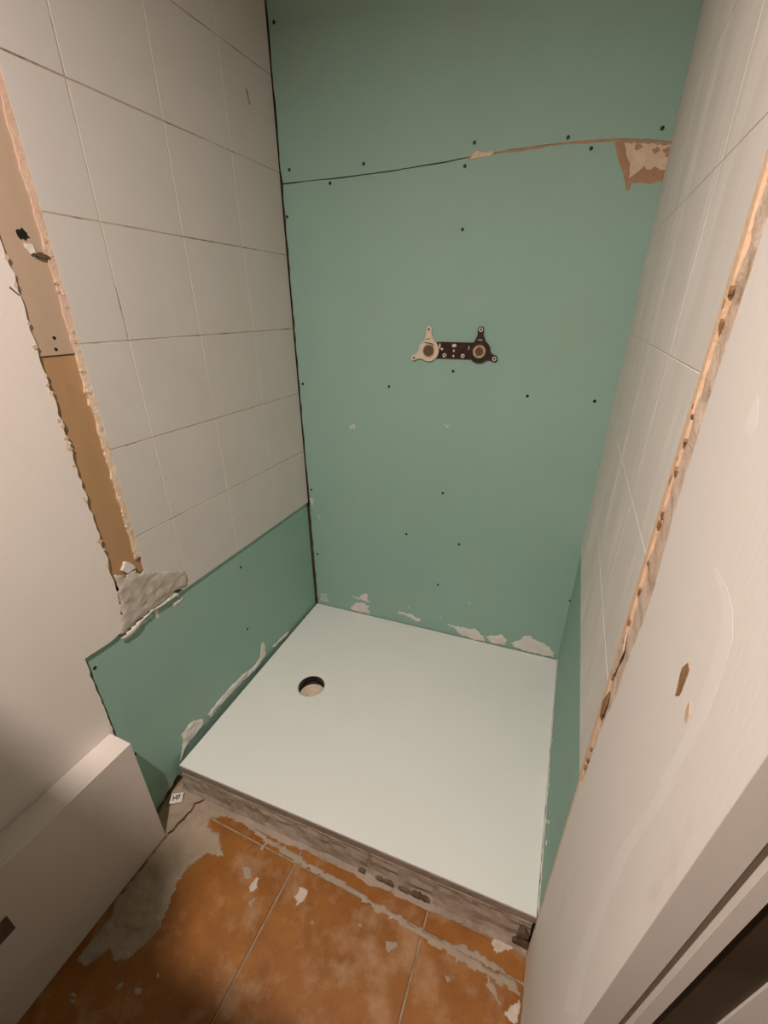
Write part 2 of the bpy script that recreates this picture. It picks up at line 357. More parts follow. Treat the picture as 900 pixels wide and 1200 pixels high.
# ------------------------------------------------------------------ room shell
# ---- floor
bm = bmesh.new()
box(bm, -0.1, 1.3, FRONT - 0.1, 0.15, FLOOR - 0.06, FLOOR - 0.003)
floor = struct(obj('floor', bm, M['floor_grout']))
bm = bmesh.new()
box(bm, -0.1, 1.3, FRONT - 0.1, 0.15, CEIL, CEIL + 0.06)
ceiling = struct(obj('ceiling', bm, M['ceiling']))
XJ = [0.0, 0.420, 0.758, W]
YJ = [-0.780, -0.826, -1.30, -1.502, -1.840, -2.178, FRONT]
shared = {}
for i in range(len(XJ) - 1):
    for k in range(len(YJ) - 1):
        x0, x1 = max(XJ[i], 0.0) + 0.0025, XJ[i + 1] - 0.0025
        y1, y0 = YJ[k] - 0.0025, YJ[k + 1] + 0.0025
        key = (round(x1 - x0, 3), round(y1 - y0, 3))
        if key not in shared:
            bm = bmesh.new()
            w, d = (x1 - x0) / 2, (y1 - y0) / 2
            box(bm, -w, w, -d, d, -0.008, 0)
            bevelled(bm, 0.0012, 1)
            o = obj('floor_tile', bm, M['terra'], floor, Matrix.Translation(((x0 + x1) / 2, (y0 + y1) / 2, FLOOR)))
            shared[key] = o.data
        else:
            link('floor_tile', shared[key], floor, Matrix.Translation(((x0 + x1) / 2, (y0 + y1) / 2, FLOOR)))

# cement smeared over the floor tiles
FLAT = Matrix.Translation((0, 0, FLOOR)) @ Matrix.Rotation(math.radians(-90), 4, 'X')
# in this frame: u = x, local z = y after the turn, local -y = up


def floor_patch(name, poly, m, h, seed, cell=0.006, edge=0.012):
    bm = bmesh.new()
    lumpy(bm, [(x, y) for x, y in poly], 0.0002, h, seed, cell, edge)
    for v in bm.verts:
        v.co = Vector((v.co.x, v.co.z, -v.co.y))
    bmesh.ops.reverse_faces(bm, faces=bm.faces)
    return obj(name, bm, m, floor, Matrix.Translation((0, 0, FLOOR)), recalc=False)


floor_patch('cement_smear', rough_poly(DATA['screed'], 0.003, 0.012, 3), M['screed'], 0.0045, 11, 0.004)
for i, p in enumerate(DATA['floorbits']):
    floor_patch('floor_splotch', rough_poly(p, 0.003, 0.006, i), M['splash'] if i % 3 == 0 else M['screed'], 0.0012, 20 + i, 0.0028, 0.004)
for i, p in enumerate(DATA['greybits'] + [[(0.135, -1.015), (0.16, -1.01), (0.19, -1.03), (0.208, -1.05), (0.20, -1.085), (0.185, -1.12), (0.16, -1.13), (0.135, -1.12), (0.115, -1.16), (0.085, -1.16), (0.085, -1.09), (0.11, -1.04)]]):  # last outline: one large dark grey-brown patch beside the ledge
    floor_patch('floor_splotch', p, M['mortar'], 0.0012, 60 + i, 0.0028, 0.004)
# scraped band of cement along the joint in front of the tray
band = [(0.24, -0.80), (0.34, -0.806), (0.45, -0.812), (0.60, -0.818), (0.74, -0.824), (0.86, -0.826), (0.97, -0.830), (0.97, -0.845), (0.84, -0.842), (0.70, -0.838), (0.58, -0.828), (0.42, -0.826), (0.30, -0.815)]
floor_patch('cement_smear', rough_poly(band, 0.004, 0.012, 8), M['screed'], 0.0016, 14, 0.005, 0.006)
# crack through the cement by the green board
bm = bmesh.new()
ck = rough_poly(DATA['crack'][::1], 0.0, 0.2)
pts = DATA['crack']
rnd = random.Random(4)
left, right = [], []
fine = []
for i in range(len(pts) - 1):
    for j in range(3):
        t = j / 3
        fine.append((pts[i][0] + (pts[i + 1][0] - pts[i][0]) * t + rnd.uniform(-.002, .002), pts[i][1] + (pts[i + 1][1] - pts[i][1]) * t + rnd.uniform(-.002, .002)))
for x, y in fine:
    w = rnd.uniform(0.0006, 0.0022)
    left.append((x - w, y - w * .3))
    right.append((x + w, y + w * .3))
flat_prism(bm, left + right[::-1], 0.003, 0.0098)
obj('crack', bm, M['dark'], floor, Matrix.Translation((0, 0, FLOOR)))

# ---- back wall
bm = bmesh.new()
prism(bm, [(-0.15, FLOOR - 0.05), (WB + 0.15, FLOOR - 0.05), (WB + 0.15, CEIL), (-0.15, CEIL)], -0.10, -0.0135)
wall_back = struct(obj('wall_back', bm, M['dark'], None, FR_BACK))
jl = DATA['joint']
rnd = random.Random(2)
fine = []
for i in range(len(jl) - 1):
    for j in range(5):
        t = j / 5
        fine.append((jl[i][0] + (jl[i + 1][0] - jl[i][0]) * t, jl[i][1] + (jl[i + 1][1] - jl[i][1]) * t))
fine.append((WB + 0.005, jl[-1][1]))
fine[0] = (0.008, fine[0][1])
fine = [(max(0.008, min(WB + 0.005, u)), z) for u, z in fine]
low = [(u, z - rnd.uniform(0.0006, 0.0022)) for u, z in fine]
upp = [(u, z + rnd.uniform(0.0006, 0.0016)) for u, z in fine]
le = rough_poly([(0.008, 0), (0.009, 1.48), (0.3, 1.48), (0.3, 0)], 0.0015, 0.02, 5)
le_low = [(0.0055 + rnd.uniform(-.0015, .0025), z / 40) for z in range(58, -3, -1)]
le_up = [(0.004 + rnd.uniform(-.0015, .002), 1.52 + z / 40) for z in range(0, 33)]
bm = bmesh.new()
prism(bm, low + [(WB + 0.005, -0.06)] + [p for p in reversed(le_low)], -0.0125, 0)
sheet_low = obj('plasterboard_sheet', bm, M['green'], wall_back, FR_BACK)
bm = bmesh.new()
prism(bm, upp[::-1] + le_up + [(0.004, CEIL - 0.002), (WB + 0.005, CEIL - 0.002)], -0.0125, 0)
sheet_up = obj('plasterboard_sheet', bm, M['green'], wall_back, FR_BACK)

# torn facing paper in the upper right
bm = bmesh.new()
prism(bm, rough_poly([(min(u, WB + 0.005), z) for u, z in DATA['torn']], 0.0012, 0.006, 2), 0, 0.0004)
torn = obj('torn_paper', bm, M['kraft'], sheet_low, FR_BACK)
bm = bmesh.new()
prism(bm, rough_poly([(min(u, WB + 0.005), z) for u, z in DATA['tornw']], 0.0018, 0.006, 3), 0.0001, 0.0009)
obj('bare_gypsum', bm, M['gypsum'], sheet_low, FR_BACK)
for i, (u, z) in enumerate(DATA['tornspots']):
    bm = bmesh.new()
    prism(bm, circle(u, z, 0.007, 12, 0.7, i, 0.003), 0.0002, 0.0013)
    obj('gypsum_stain', bm, M['kraft'], sheet_low, FR_BACK)
# brown ragged edge along the joint
bm = bmesh.new()
seg = [p for p in fine if p[0] > 0.53]
prism(bm, [(u, z + rnd.uniform(0, .002)) for u, z in seg] + [(u, z - rnd.uniform(0.002, .005)) for u, z in reversed(seg)], 0, 0.0006)
obj('joint_edge', bm, M['kraft'], sheet_low, FR_BACK)
bm = bmesh.new()
prism(bm, rough_poly([(0.545, 1.497), (0.56, 1.512), (0.575, 1.505), (0.60, 1.506), (0.60, 1.499), (0.57, 1.496)], 0.0015, 0.005, 4), 0, 0.0012)
obj('joint_chip', bm, M['gypsum'], sheet_low, FR_BACK)

# screws


def screw_bm(r=0.0042):
    bm = bmesh.new()
    prism(bm, circle(0, 0, r, 14), -0.001, 0.0006)
    prism(bm, circle(0, 0, r * 0.5, 10), 0.0006, 0.0009)
    return bm


scr = None
for i, (u, z) in enumerate(DATA['screwB']):
    par = sheet_up if z > 1.495 + 0.01 * (u > 0.4) else sheet_low
    fr = FR_BACK @ Matrix.Translation((max(u, 0.012), 0, z))
    if scr is None:
        o = obj('screw', screw_bm(), M['black'], par, fr)
        scr = o.data
    else:
        link('screw', scr, par, fr)
# filler dabs
for i, p in enumerate(DATA['smearB']):
    bm = bmesh.new()
    big = max(q[0] for q in p) - min(q[0] for q in p) > 0.06
    lumpy(bm, rough_poly([(u, max(z, 0.0)) for u, z in p], 0.004 if big else 0.0015, 0.007, i), 0.0001, 0.0022 if big else 0.0010, 30 + i, 0.0035 if big else 0.002, 0.01 if big else 0.004)
    obj('filler_dab', bm, M['filler'] if big else M['filler_thin'], sheet_low, FR_BACK, recalc=False)

# ---- left wall
bm = bmesh.new()
prism(bm, [(FRONT - 0.1, FLOOR - 0.05), (0.15, FLOOR - 0.05), (0.15, CEIL), (FRONT - 0.1, CEIL)], -0.12, -0.0135)
wall_left = struct(obj('wall_left', bm, M['dark'], None, FR_LEFT))
rnd = random.Random(12)
# painted plaster in front of the old partition line, with broken edges
pl = [(FRONT, FLOOR - 0.002), (-0.898, FLOOR - 0.002)]
pl += [(-0.897 - rnd.uniform(0, .004) - (0.012 if rnd.random() < .12 else 0), FLOOR + 0.012 * i) for i in range(1, 47)]
pl += [(-0.897, 0.487)] + [(-0.895 + 0.012 * i, 0.486 + rnd.uniform(-.001, .002)) for i in range(1, 7)] + [(-0.808, 0.492)]
pl += [(-0.800, 0.52), (-0.793, 0.56), (-0.789, 0.62)]
pl += [(-0.788 - rnd.uniform(-.002, .004), 0.64 + 0.012 * i) for i in range(0, 143)]
pl += [(-0.788, CEIL - 0.002), (FRONT, CEIL - 0.002)]
bm = bmesh.new()
prism(bm, pl, -0.013, 0.0)
obj('plaster_skim', bm, M['plaster'], wall_left, FR_LEFT)
# timber / fibre strip left by the removed partition
bm = bmesh.new()
prism(bm, [(-0.792, 0.60), (-0.712, 0.60), (-0.712, 1.088), (-0.792, 1.088)], -0.013, -0.0055)
strip_low = obj('backing_board', bm, M['wood'], wall_left, FR_LEFT)
bm = bmesh.new()
prism(bm, [(-0.792, 1.0895), (-0.712, 1.0895), (-0.712, CEIL - 0.002), (-0.792, CEIL - 0.002)], -0.013, -0.0035)
strip_up = obj('backing_board', bm, M['wood_pale'], wall_left, FR_LEFT)
for (u, z) in ((-0.754, 1.118), (-0.757, 1.099)):
    link('screw', scr, strip_up, FR_LEFT @ Matrix.Translation((u, 0.0035, z)) @ Matrix.Scale(0.7, 4))
bm = bmesh.new()
prism(bm, circle(-0.753, 1.275, 0.0085, 14, 1.0, 3, 0.003), -0.0036, -0.0030)
obj('drilled_hole', bm, M['black'], strip_up, FR_LEFT)
bm = bmesh.new()
prism(bm, rough_poly([(-0.757, 1.262), (-0.744, 1.262), (-0.742, 1.25), (-0.752, 1.247)], 0.001, 0.004, 2), -0.0035, -0.001)
obj('plaster_chip', bm, M['filler'], strip_up, FR_LEFT)
bm = bmesh.new()
prism(bm, [(-0.748, 1.247), (-0.735, 1.252), (-0.722, 1.246), (-0.722, 1.242), (-0.738, 1.243)], -0.0036, 0.0006)
obj('split', bm, M['dark'], strip_up, FR_LEFT)
# crumbling edges either side of the strip
right_e, left_e = [], []
z = 0.64
zz = []
while z < CEIL - 0.02:
    zz.append(z)
    z += rnd.uniform(0.006, 0.016)
inner = [(-0.725 - rnd.uniform(-.001, .0022) - (0.004 if rnd.random() < .08 else 0) + 0.003 * mnoise.noise(Vector((z * 14, 0.2, 5.0))), z) for z in zz]
outer = [(-0.7135 + rnd.uniform(-.001, .002), z) for z in zz]
k = next(i for i, z in enumerate(zz) if z > 1.09)
for nm, a, b, mm in (('broken_edge', 0, k + 1, M['crumb']), ('adhesive_ridge', k, len(zz), M['pink'])):
    bm = bmesh.new()
    prism(bm, inner[a:b] + outer[a:b][::-1], -0.008, -0.0002)
    obj(nm, bm, mm, wall_left, FR_LEFT)
for i in range(44):
    z = rnd.uniform(0.64, 1.32)
    s = rnd.uniform(0.0018, 0.0048)
    bm = bmesh.new()
    prism(bm, circle(0, 0, s, 9, rnd.uniform(.7, 1.6), i, s * 0.5), -0.004, rnd.uniform(0.0002, 0.001))
    side = rnd.random() < 0.55
    u = (-0.792 if side else -0.722) + rnd.uniform(-.003, .003)
    obj('plaster_crumb', bm, (M['crumb'], M['scar'], M['tan'])[i % 3], wall_left, FR_LEFT @ Matrix.Translation((u, 0, z)))
for poly in ([(-0.765, 0.632), (-0.752, 0.648), (-0.744, 0.640), (-0.738, 0.632), (-0.735, 0.622), (-0.757, 0.618)], [(-0.738, 0.60), (-0.729, 0.60), (-0.729, 0.59), (-0.737, 0.588)]):
    bm = bmesh.new()
    prism(bm, rough_poly(poly, 0.001, 0.005, 3), -0.006, 0.002)
    obj('plaster_crumb', bm, M['filler'], wall_left, FR_LEFT)

# wall tiles
ZROW = [0.484, 0.691, 0.898, 1.105, 1.312, 1.515, 1.722, 1.929, 2.136, CEIL - 0.002]
YCOL = [-0.7145, -0.6090, -0.4090, -0.2040, -0.0005]


def tile_wall(wall, frame, cols, rows, m, gap, offs, prefix='wall_tile', bev=0.0012):
    cache = {}
    for i in range(len(cols) - 1):
        for k in range(len(rows) - 1):
            u0, u1 = cols[i] + gap / 2, cols[i + 1] - gap / 2
            z0, z1 = rows[k] + gap / 2, rows[k + 1] - gap / 2
            key = (round(u1 - u0, 3), round(z1 - z0, 3))
            fr = frame @ Matrix.Translation(((u0 + u1) / 2, -offs, (z0 + z1) / 2))
            if key not in cache:
                w, h = (u1 - u0) / 2, (z1 - z0) / 2
                bm = bmesh.new()
                prism(bm, [(-w, -h), (w, -h), (w, h), (-w, h)], -0.006, 0)
                bevelled(bm, bev, 1)
                cache[key] = obj(prefix, bm, m, wall, fr).data
            else:
                link(prefix, cache[key], wall, fr)


tile_wall(wall_left, FR_LEFT, YCOL, ZROW, M['tile'], 0.0024, 0.0, bev=0.0006)
bm = bmesh.new()
prism(bm, [(-0.7135, 0.4845), (-0.0008, 0.4845), (-0.0008, CEIL - 0.003), (-0.7135, CEIL - 0.003)], -0.013, -0.0006)
obj('grout_bed', bm, M['grout_pale'], wall_left, FR_LEFT)
# dirty stretches of the horizontal joints
for z in ZROW[1:-1]:
    bm = bmesh.new()
    prism(bm, [(-0.7125, z - 0.0012), (-0.001, z - 0.0012), (-0.001, z + 0.0012), (-0.7125, z + 0.0012)], -0.0006, -0.0004)
    obj('joint_line', bm, M['grout'], wall_left, FR_LEFT)
bm = bmesh.new()
prism(bm, [(-0.6102, 1.11), (-0.6078, 1.11), (-0.6078, CEIL - 0.01), (-0.6102, CEIL - 0.01)], -0.0006, -0.00045)
obj('joint_line', bm, M['grout'], wall_left, FR_LEFT)
bm = bmesh.new()
prism(bm, rough_poly([(-0.118, 1.66), (-0.114, 1.66), (-0.106, 1.632), (-0.110, 1.63)], 0.001, 0.006, 2), 0, 0.0004)
obj('chip_mark', bm, M['chip'], wall_left, FR_LEFT)
bm = bmesh.new()
prism(bm, [(-0.800, 1.198), (-0.790, 1.186), (-0.791, 1.184), (-0.802, 1.196)], 0, 0.0004)
obj('scratch', bm, M['dark'], wall_left, FR_LEFT)

# rough cement patch under the strip
bm = bmesh.new()
lumpy(bm, DATA['patch'], 0.0003, 0.0035, 5, 0.005, 0.010)
obj('cement_patch', bm, M['render'], wall_left, FR_LEFT, recalc=False)
for i, p in enumerate(DATA['smearL']):
    bm = bmesh.new()
    lumpy(bm, rough_poly(p, 0.0012, 0.008, i), 0.0012 if i == 0 else -0.0055, 0.003 if i == 0 else 0.002, 70 + i, 0.0035, 0.006)
    obj('filler_dab', bm, M['filler'], wall_left, FR_LEFT, recalc=False)
bm = bmesh.new()
prism(bm, rough_poly([(-0.655, 0.50), (-0.64, 0.498), (-0.63, 0.492), (-0.644, 0.490)], 0.001, 0.004, 1), -0.004, 0.0022)
obj('broken_corner', bm, M['black'], wall_left, FR_LEFT)

# green board along the tray
bm = bmesh.new()
gp = [(-0.003, -0.095), (-0.002, 0.4825)] + [(-0.05 * i, 0.4825) for i in range(1, 17)] + [(-0.8925, 0.481)]
gp += [(-0.8925 + rnd.uniform(-.001, .001), 0.48 - 0.02 * i) for i in range(1, 29)] + [(-0.872, -0.099)]
gp += [(-0.86, -0.092), (-0.845, -0.094), (-0.83, -0.08), (-0.81, -0.078), (-0.80, -0.068), (-0.785, -0.062), (-0.775, -0.085)]
prism(bm, gp, -0.013, -0.006)
board_left = obj('plasterboard_sheet', bm, M['green'], wall_left, FR_LEFT)
for u, z in DATA['screwL']:
    link('screw', scr, board_left, FR_LEFT @ Matrix.Translation((u, 0.006, z)))
for i, p in enumerate(DATA['smearT']):
    bm = bmesh.new()
    lumpy(bm, rough_poly(p, 0.0012, 0.008, i), -0.0059, 0.0045, 80 + i, 0.0035, 0.008)
    obj('filler_dab', bm, M['filler'], board_left, FR_LEFT, recalc=False)

# ---- right wall (a doorway opens in it beside the camera)
bm = bmesh.new()
prism(bm, [(-0.15, FLOOR - 0.05), (0.985, FLOOR - 0.05), (0.985, CEIL), (-0.15, CEIL)], -0.12, -0.0135)
wall_right = struct(obj('wall_right', bm, M['dark'], None, FR_RIGHT))
YR = 0.771
tile_wall(wall_right, FR_RIGHT, [-0.0355, 0.170, 0.375, 0.580, 0.766], ZROW[:1] + ZROW[1:], M['tile_dusty'], 0.0014, 0.0, bev=0.0004)
bm = bmesh.new()
prism(bm, [(-0.0355, 0.4845), (0.7655, 0.4845), (0.7655, CEIL - 0.003), (-0.0355, CEIL - 0.003)], -0.013, -0.0004)
obj('grout_bed', bm, M['grout_pale'], wall_right, FR_RIGHT)
bm = bmesh.new()
prism(bm, [(-0.0365, -0.095), (0.775, -0.095), (0.772, 0.4825), (-0.0365, 0.4825)], -0.013, -0.005)
board_right = obj('plasterboard_sheet', bm, M['green'], wall_right, FR_RIGHT)
# plaster between scar and doorway
rnd = random.Random(31)
zz = []
z = FLOOR
while z < CEIL - 0.01:
    zz.append(z)
    z += rnd.uniform(0.008, 0.02)
zz.append(CEIL - 0.002)


def scar_w(z):
    if z < 0.49:
        return 0.008
    t = min(1, (z - 0.49) / 0.22)
    return 0.014 + 0.044 * t * (0.78 + 0.5 * mnoise.noise(Vector((z * 9, 1.7, 0.4))))


edge = [(YR + scar_w(z) + rnd.uniform(-.0015, .0015), z) for z in zz]
bm = bmesh.new()
prism(bm, edge + [(1.0187 + 0.0743 * (CEIL - 0.002), CEIL - 0.002), (1.0187 + 0.0743 * FLOOR, FLOOR)], -0.0135, 0.0)
obj('plaster_skim', bm, M['plaster_r'], wall_right, FR_RIGHT)
bm = bmesh.new()
lumpy(bm, [(YR - 0.001, z) for z in zz if z > 0.485][::-1] + [(YR + scar_w(z) + 0.002, z) for z in zz if z > 0.485], -0.0035, 0.003, 3, 0.006, 0.008)
obj('plaster_scar', bm, M['scar'], wall_right, FR_RIGHT, recalc=False)
bm = bmesh.new()
prism(bm, [(YR - 0.006, z) for z in zz if z > 0.48] + [(YR + 0.007 + 0.004 * mnoise.noise(Vector((z * 12, 0.3, 8.0))) + rnd.uniform(0, .0015), z) for z in zz[::-1] if z > 0.48], -0.013, 0.0012)
obj('scar_ridge', bm, M['peach'], wall_right, FR_RIGHT)
bm = bmesh.new()
prism(bm, [(YR - 0.001 + rnd.uniform(-.0015, .0015), z) for z in zz if z <= 0.49] + [(YR + 0.0095, z) for z in zz[::-1] if z <= 0.49], -0.012, 0.0004)
obj('scar_ridge', bm, M['crumb'], wall_right, FR_RIGHT)
for i in range(22):
    z = rnd.uniform(0.52, 1.3)
    s = rnd.uniform(0.0011, 0.0024)
    bm = bmesh.new()
    prism(bm, circle(0, 0, s, 8, rnd.uniform(1.5, 3.4), i, s * .5), -0.001, 0.0016)
    obj('plaster_pit', bm, M['chip'], wall_right, FR_RIGHT @ Matrix.Translation((YR + rnd.uniform(.004, .014), 0, z)))
for i, p in enumerate(DATA['chips']):
    bm = bmesh.new()
    prism(bm, rough_poly(p, 0.0006, 0.005, i), 0.0002, 0.0016 if i > 1 else 0.0008)
    obj('chipped_spot', bm, (M['chip'], M['tan'], M['chip'], M['scar'])[i], wall_right, FR_RIGHT)
bm = bmesh.new()
prism(bm, DATA['arc'], -0.0005, 0.00005)
obj('filler_streak', bm, M['streak'], wall_right, FR_RIGHT)
for i, p in enumerate(DATA['rsmear'][:1]):
    bm = bmesh.new()
    prism(bm, rough_poly(p, 0.003, 0.012, i), -0.0005, 0.00005)
    obj('filler_streak', bm, M['streak'], wall_right, FR_RIGHT)
# white specks on the green strip beside the tray
for i in range(14):
    u = rnd.uniform(0.1, 0.74)
    bm = bmesh.new()
    prism(bm, circle(0, 0, rnd.uniform(.002, .006), 9, rnd.uniform(.5, 1.2), i, 0.0015), -0.005, -0.0035)
    obj('filler_dab', bm, M['filler'], board_right, FR_RIGHT @ Matrix.Translation((u, 0, 0.004 + abs(rnd.gauss(0, .03)))))
bm = bmesh.new()
lumpy(bm, rough_poly([(-0.03, 0.012), (-0.03, 0.03), (0.1, 0.018), (0.3, 0.014), (0.5, 0.016), (0.77, 0.012), (0.77, -0.01), (0.3, -0.004)], 0.003, 0.02, 3), -0.005, 0.003, 95, 0.006, 0.006)
obj('filler_dab', bm, M['filler'], board_right, FR_RIGHT, recalc=False)

# ---- doorway: lining, stop, rebate with its shade put in as dark colour, outer lining
def jamb(x0, x1, d0, d1):
    bm = bmesh.new()
    box(bm, x0, x1, d0, d1, FLOOR, CEIL)
    for v in bm.verts:
        v.co.y += -1.0189 - 0.0743 * v.co.z        # the old frame leans a little
    return bm


door = struct(obj('door_1', jamb(W + 0.0003, 1.001, 0.0, 0.02), M['frame']))
for nm, x0, x1, d0, d1, mm in (('groove', 1.0012, 1.009, 0.010, 0.03, 'frame'), ('door_stop', 1.0092, 1.0195, 0.0, 0.03, 'frame'),
                               ('rebate', 1.0197, 1.0555, 0.006, 0.04, 'rebate_shade'), ('outer_lining', 1.0557, 1.10, 0.004, 0.04, 'frame')):
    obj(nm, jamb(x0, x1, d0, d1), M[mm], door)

# ---- front wall and rest of the right wall behind the camera
bm = bmesh.new()
box(bm, -0.1, 1.2, FRONT - 0.1, FRONT, FLOOR - 0.05, CEIL)
wf = struct(obj('wall_front', bm, M['dim_wall']))

# added unseen blocker behind the camera, shades the lower left and near floor
bm = bmesh.new()
prism(bm, [(0.0, FLOOR), (0.72, FLOOR), (0.72, 1.42), (0.46, 1.42), (0.46, 1.60), (0.0, 1.60)], 0, 0.10)
struct(obj('shadow_blocker', bm, M['dim_wall'], None, Matrix.Translation((0.0, -1.36, 0))))

# ------------------------------------------------------------------ boxed-in ledge
BX, BT, BE = 0.068, 0.265, -0.906
root = bpy.data.objects.new('boxed_ledge', None)
root.location = (0.03, -1.5, FLOOR)
COL.objects.link(root)
tag(root, 'low white boxed-in ledge along the foot of the left wall beside the green board', 'ledge')
bm = bmesh.new()
box(bm, 0.0005, BX - 0.009, FRONT + 0.01, BE, FLOOR + 0.0005, BT - 0.0095)
obj('carcass', bm, M['white'], root)
bm = bmesh.new()
box(bm, BX - 0.0088, BX, FRONT + 0.01, BE, FLOOR + 0.0005, BT)
bevelled(bm, 0.0015, 2)
obj('front_panel', bm, M['white'], root)
bm = bmesh.new()
box(bm, 0.0005, BX - 0.009, FRONT + 0.01, BE, BT - 0.0092, BT)
bevelled(bm, 0.001, 1)
obj('top_panel', bm, M['white'], root)
bm = bmesh.new()
box(bm, BX + 0.0001, BX + 0.0012, -1.30, -1.196, 0.115, 0.16)
obj('cut_out', bm, M['dark'], root)

# ------------------------------------------------------------------ mortar bed and shower tray
def tray_z(x, y):
    return 0.010 * x / 0.97 + 0.009 * (y + 0.79) / 0.79 - 0.006


TC = [(0.003, -0.003), (0.983, 0.031), (0.9815, -0.752), (0.016, -0.786)]   # back-left, back-right, front-right, front-left
root = bpy.data.objects.new('shower_tray', None)
root.location = (0.49, -0.39, -0.03)
COL.objects.link(root)
tag(root, 'flat white shower tray with round drain hole set between the green boards', 'shower tray')
HC = (0.216, -0.401)
HR = 0.0445
angs = sorted([2 * math.pi * i / 64 for i in range(64)] + [math.atan2(y - HC[1], x - HC[0]) % (2 * math.pi) for x, y in TC])


def boundary(a):
    dx, dy = math.cos(a), math.sin(a)
    best = None
    for i in range(4):
        (x0, y0), (x1, y1) = TC[i], TC[(i + 1) % 4]
        ex, ey = x1 - x0, y1 - y0
        den = dx * ey - dy * ex
        if abs(den) < 1e-9:
            continue
        t = ((x0 - HC[0]) * ey - (y0 - HC[1]) * ex) / den
        s = ((x0 - HC[0]) * dy - (y0 - HC[1]) * dx) / den
        if t > 0 and -1e-6 <= s <= 1 + 1e-6 and (best is None or t < best):
            best = t
    return HC[0] + dx * best, HC[1] + dy * best


bm = bmesh.new()
TT = 0.024
loops = []
prof = [('b', 1.0, -TT), ('b', 1.0, -0.0015), ('b', 0.998, 0.0), ('c', HR + 0.006, 0.0), ('c', HR + 0.002, -0.0008), ('c', HR, -0.003), ('c', HR, -0.0045), ('c', HR, -TT)]
for kind, s, dz in prof:
    row = []
    for a in angs:
        if kind == 'b':
            x, y = boundary(a)
            x, y = HC[0] + (x - HC[0]) * s, HC[1] + (y - HC[1]) * s
        else:
            x, y = HC[0] + s * math.cos(a), HC[1] + s * math.sin(a)
        row.append(bm.verts.new((x, y, tray_z(x, y) + dz)))
    loops.append(row)
for A, Bv in zip(loops, loops[1:] + loops[:1]):
    for i in range(len(angs)):
        j = (i + 1) % len(angs)
        bm.faces.new((A[i], A[j], Bv[j], Bv[i]))
slab = obj('tray_slab', bm, M['tray'], root)
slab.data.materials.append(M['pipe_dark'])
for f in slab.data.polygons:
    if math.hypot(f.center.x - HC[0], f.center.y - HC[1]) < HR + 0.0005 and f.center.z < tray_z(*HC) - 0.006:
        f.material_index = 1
# fine square rebate around the hole for the waste cover
bm = bmesh.new()
s = 0.072
for (x0, x1, y0, y1) in ((-s, -s + .0012, -s, s), (s - .0012, s, -s, s), (-s, s, s - .0012, s), (-s, s, -s, -s + .0012)):
    P = [(HC[0] + x, HC[1] + y) for x, y in ((x0, y0), (x1, y0), (x1, y1), (x0, y1))]
    vv = [bm.verts.new((x, y, tray_z(x, y) + 0.0004)) for x, y in P]
    ww = [bm.verts.new((x, y, tray_z(x, y) - 0.0004)) for x, y in P]
    bm.faces.new(vv)
    for i in range(4):
        bm.faces.new((vv[i], vv[(i + 1) % 4], ww[(i + 1) % 4], ww[i]))
obj('cover_recess', bm, M['tray'], root)
# drain: dark throat, cream flange and pipe below
def tube(bm, prof, n=48, c=HC):
    rows = [[bm.verts.new((c[0] + r * math.cos(2 * math.pi * i / n), c[1] + r * math.sin(2 * math.pi * i / n), z)) for i in range(n)] for r, z in prof]
    for A, Bv in zip(rows, rows[1:]):
        for i in range(n):
            j = (i + 1) % n
            f = bm.faces.new((A[i], A[j], Bv[j], Bv[i]))
            f.smooth = True
    return rows


# grey-brown strip along the front edge of the tray
(fx0, fy0), (fx1, fy1) = TC[3], TC[2]
N = 120
rows = []
for i in range(N + 1):
    t = i / N
    x, y = fx0 + (fx1 - fx0) * t, fy0 + (fy1 - fy0) * t
    z = tray_z(x, y)
    j1, j2 = mnoise.noise(Vector((x * 40, 0, 0))) * 0.0012, mnoise.noise(Vector((x * 60, 3, 0))) * 0.0012
    rows.append([(x, y - 0.0002, z - 0.004), (x, y - 0.0012 + j1, z - 0.006), (x, y - 0.0022 + j2, z - 0.022), (x, y - 0.0002, z - 0.027), (x, y + 0.006, z - 0.027)])
bm = bmesh.new()
vs_ = [[bm.verts.new(p) for p in r] for r in rows]
for A, Bv in zip(vs_, vs_[1:]):
    for i in range(4):
        bm.faces.new((A[i], A[i + 1], Bv[i + 1], Bv[i]))
obj('front_strip', bm, M['edge_brown'], root)

bm = bmesh.new()
rows = []
N = 160
for i in range(N + 1):
    t = i / N
    x, y = fx0 + 0.004 + (fx1 - fx0) * t, fy0 + (fy1 - fy0) * t
    x = min(x, W - 0.002)
    z = tray_z(x, y)
    r = []
    for k, (dy, zz_) in enumerate(((0.07, z - 0.0275), (0.006, z - 0.0275), (-0.001, z - 0.030), (-0.002, -0.040), (-0.004, -0.050), (-0.006, -0.062), (-0.009, -0.080), (-0.014, -0.092), (-0.026, FLOOR + 0.0005), (0.07, FLOOR + 0.0005))):
        q = mnoise.noise(Vector((x * 22, k * 1.9, 0.5))) * 0.004 + mnoise.noise(Vector((x * 75, k * 2.7, 4.5))) * 0.002
        q2 = mnoise.noise(Vector((x * 30, k * 1.3, 7.5))) * 0.002
        if k in (0, 1, 9):
            q = q2 = 0
        if k == 2:
            q *= .3
            q2 = -abs(q2) * .3
        if k == 8:
            q *= 1.6
            q2 = 0
        r.append((x, y + dy + q, zz_ + (q2 if 2 <= k < 8 else 0)))
    rows.append(r)
vs_ = [[bm.verts.new(p) for p in r] for r in rows]
for A, Bv in zip(vs_, vs_[1:]):
    for i in range(len(A)):
        j = (i + 1) % len(A)
        bm.faces.new((A[i], A[j], Bv[j], Bv[i]))
bm.faces.new(vs_[0])
bm.faces.new(vs_[-1])
bed = obj('mortar_bed', bm, M['mortar'])
tag(bed, 'rough grey-brown mortar bed under the front edge of the white shower tray', 'mortar bed')
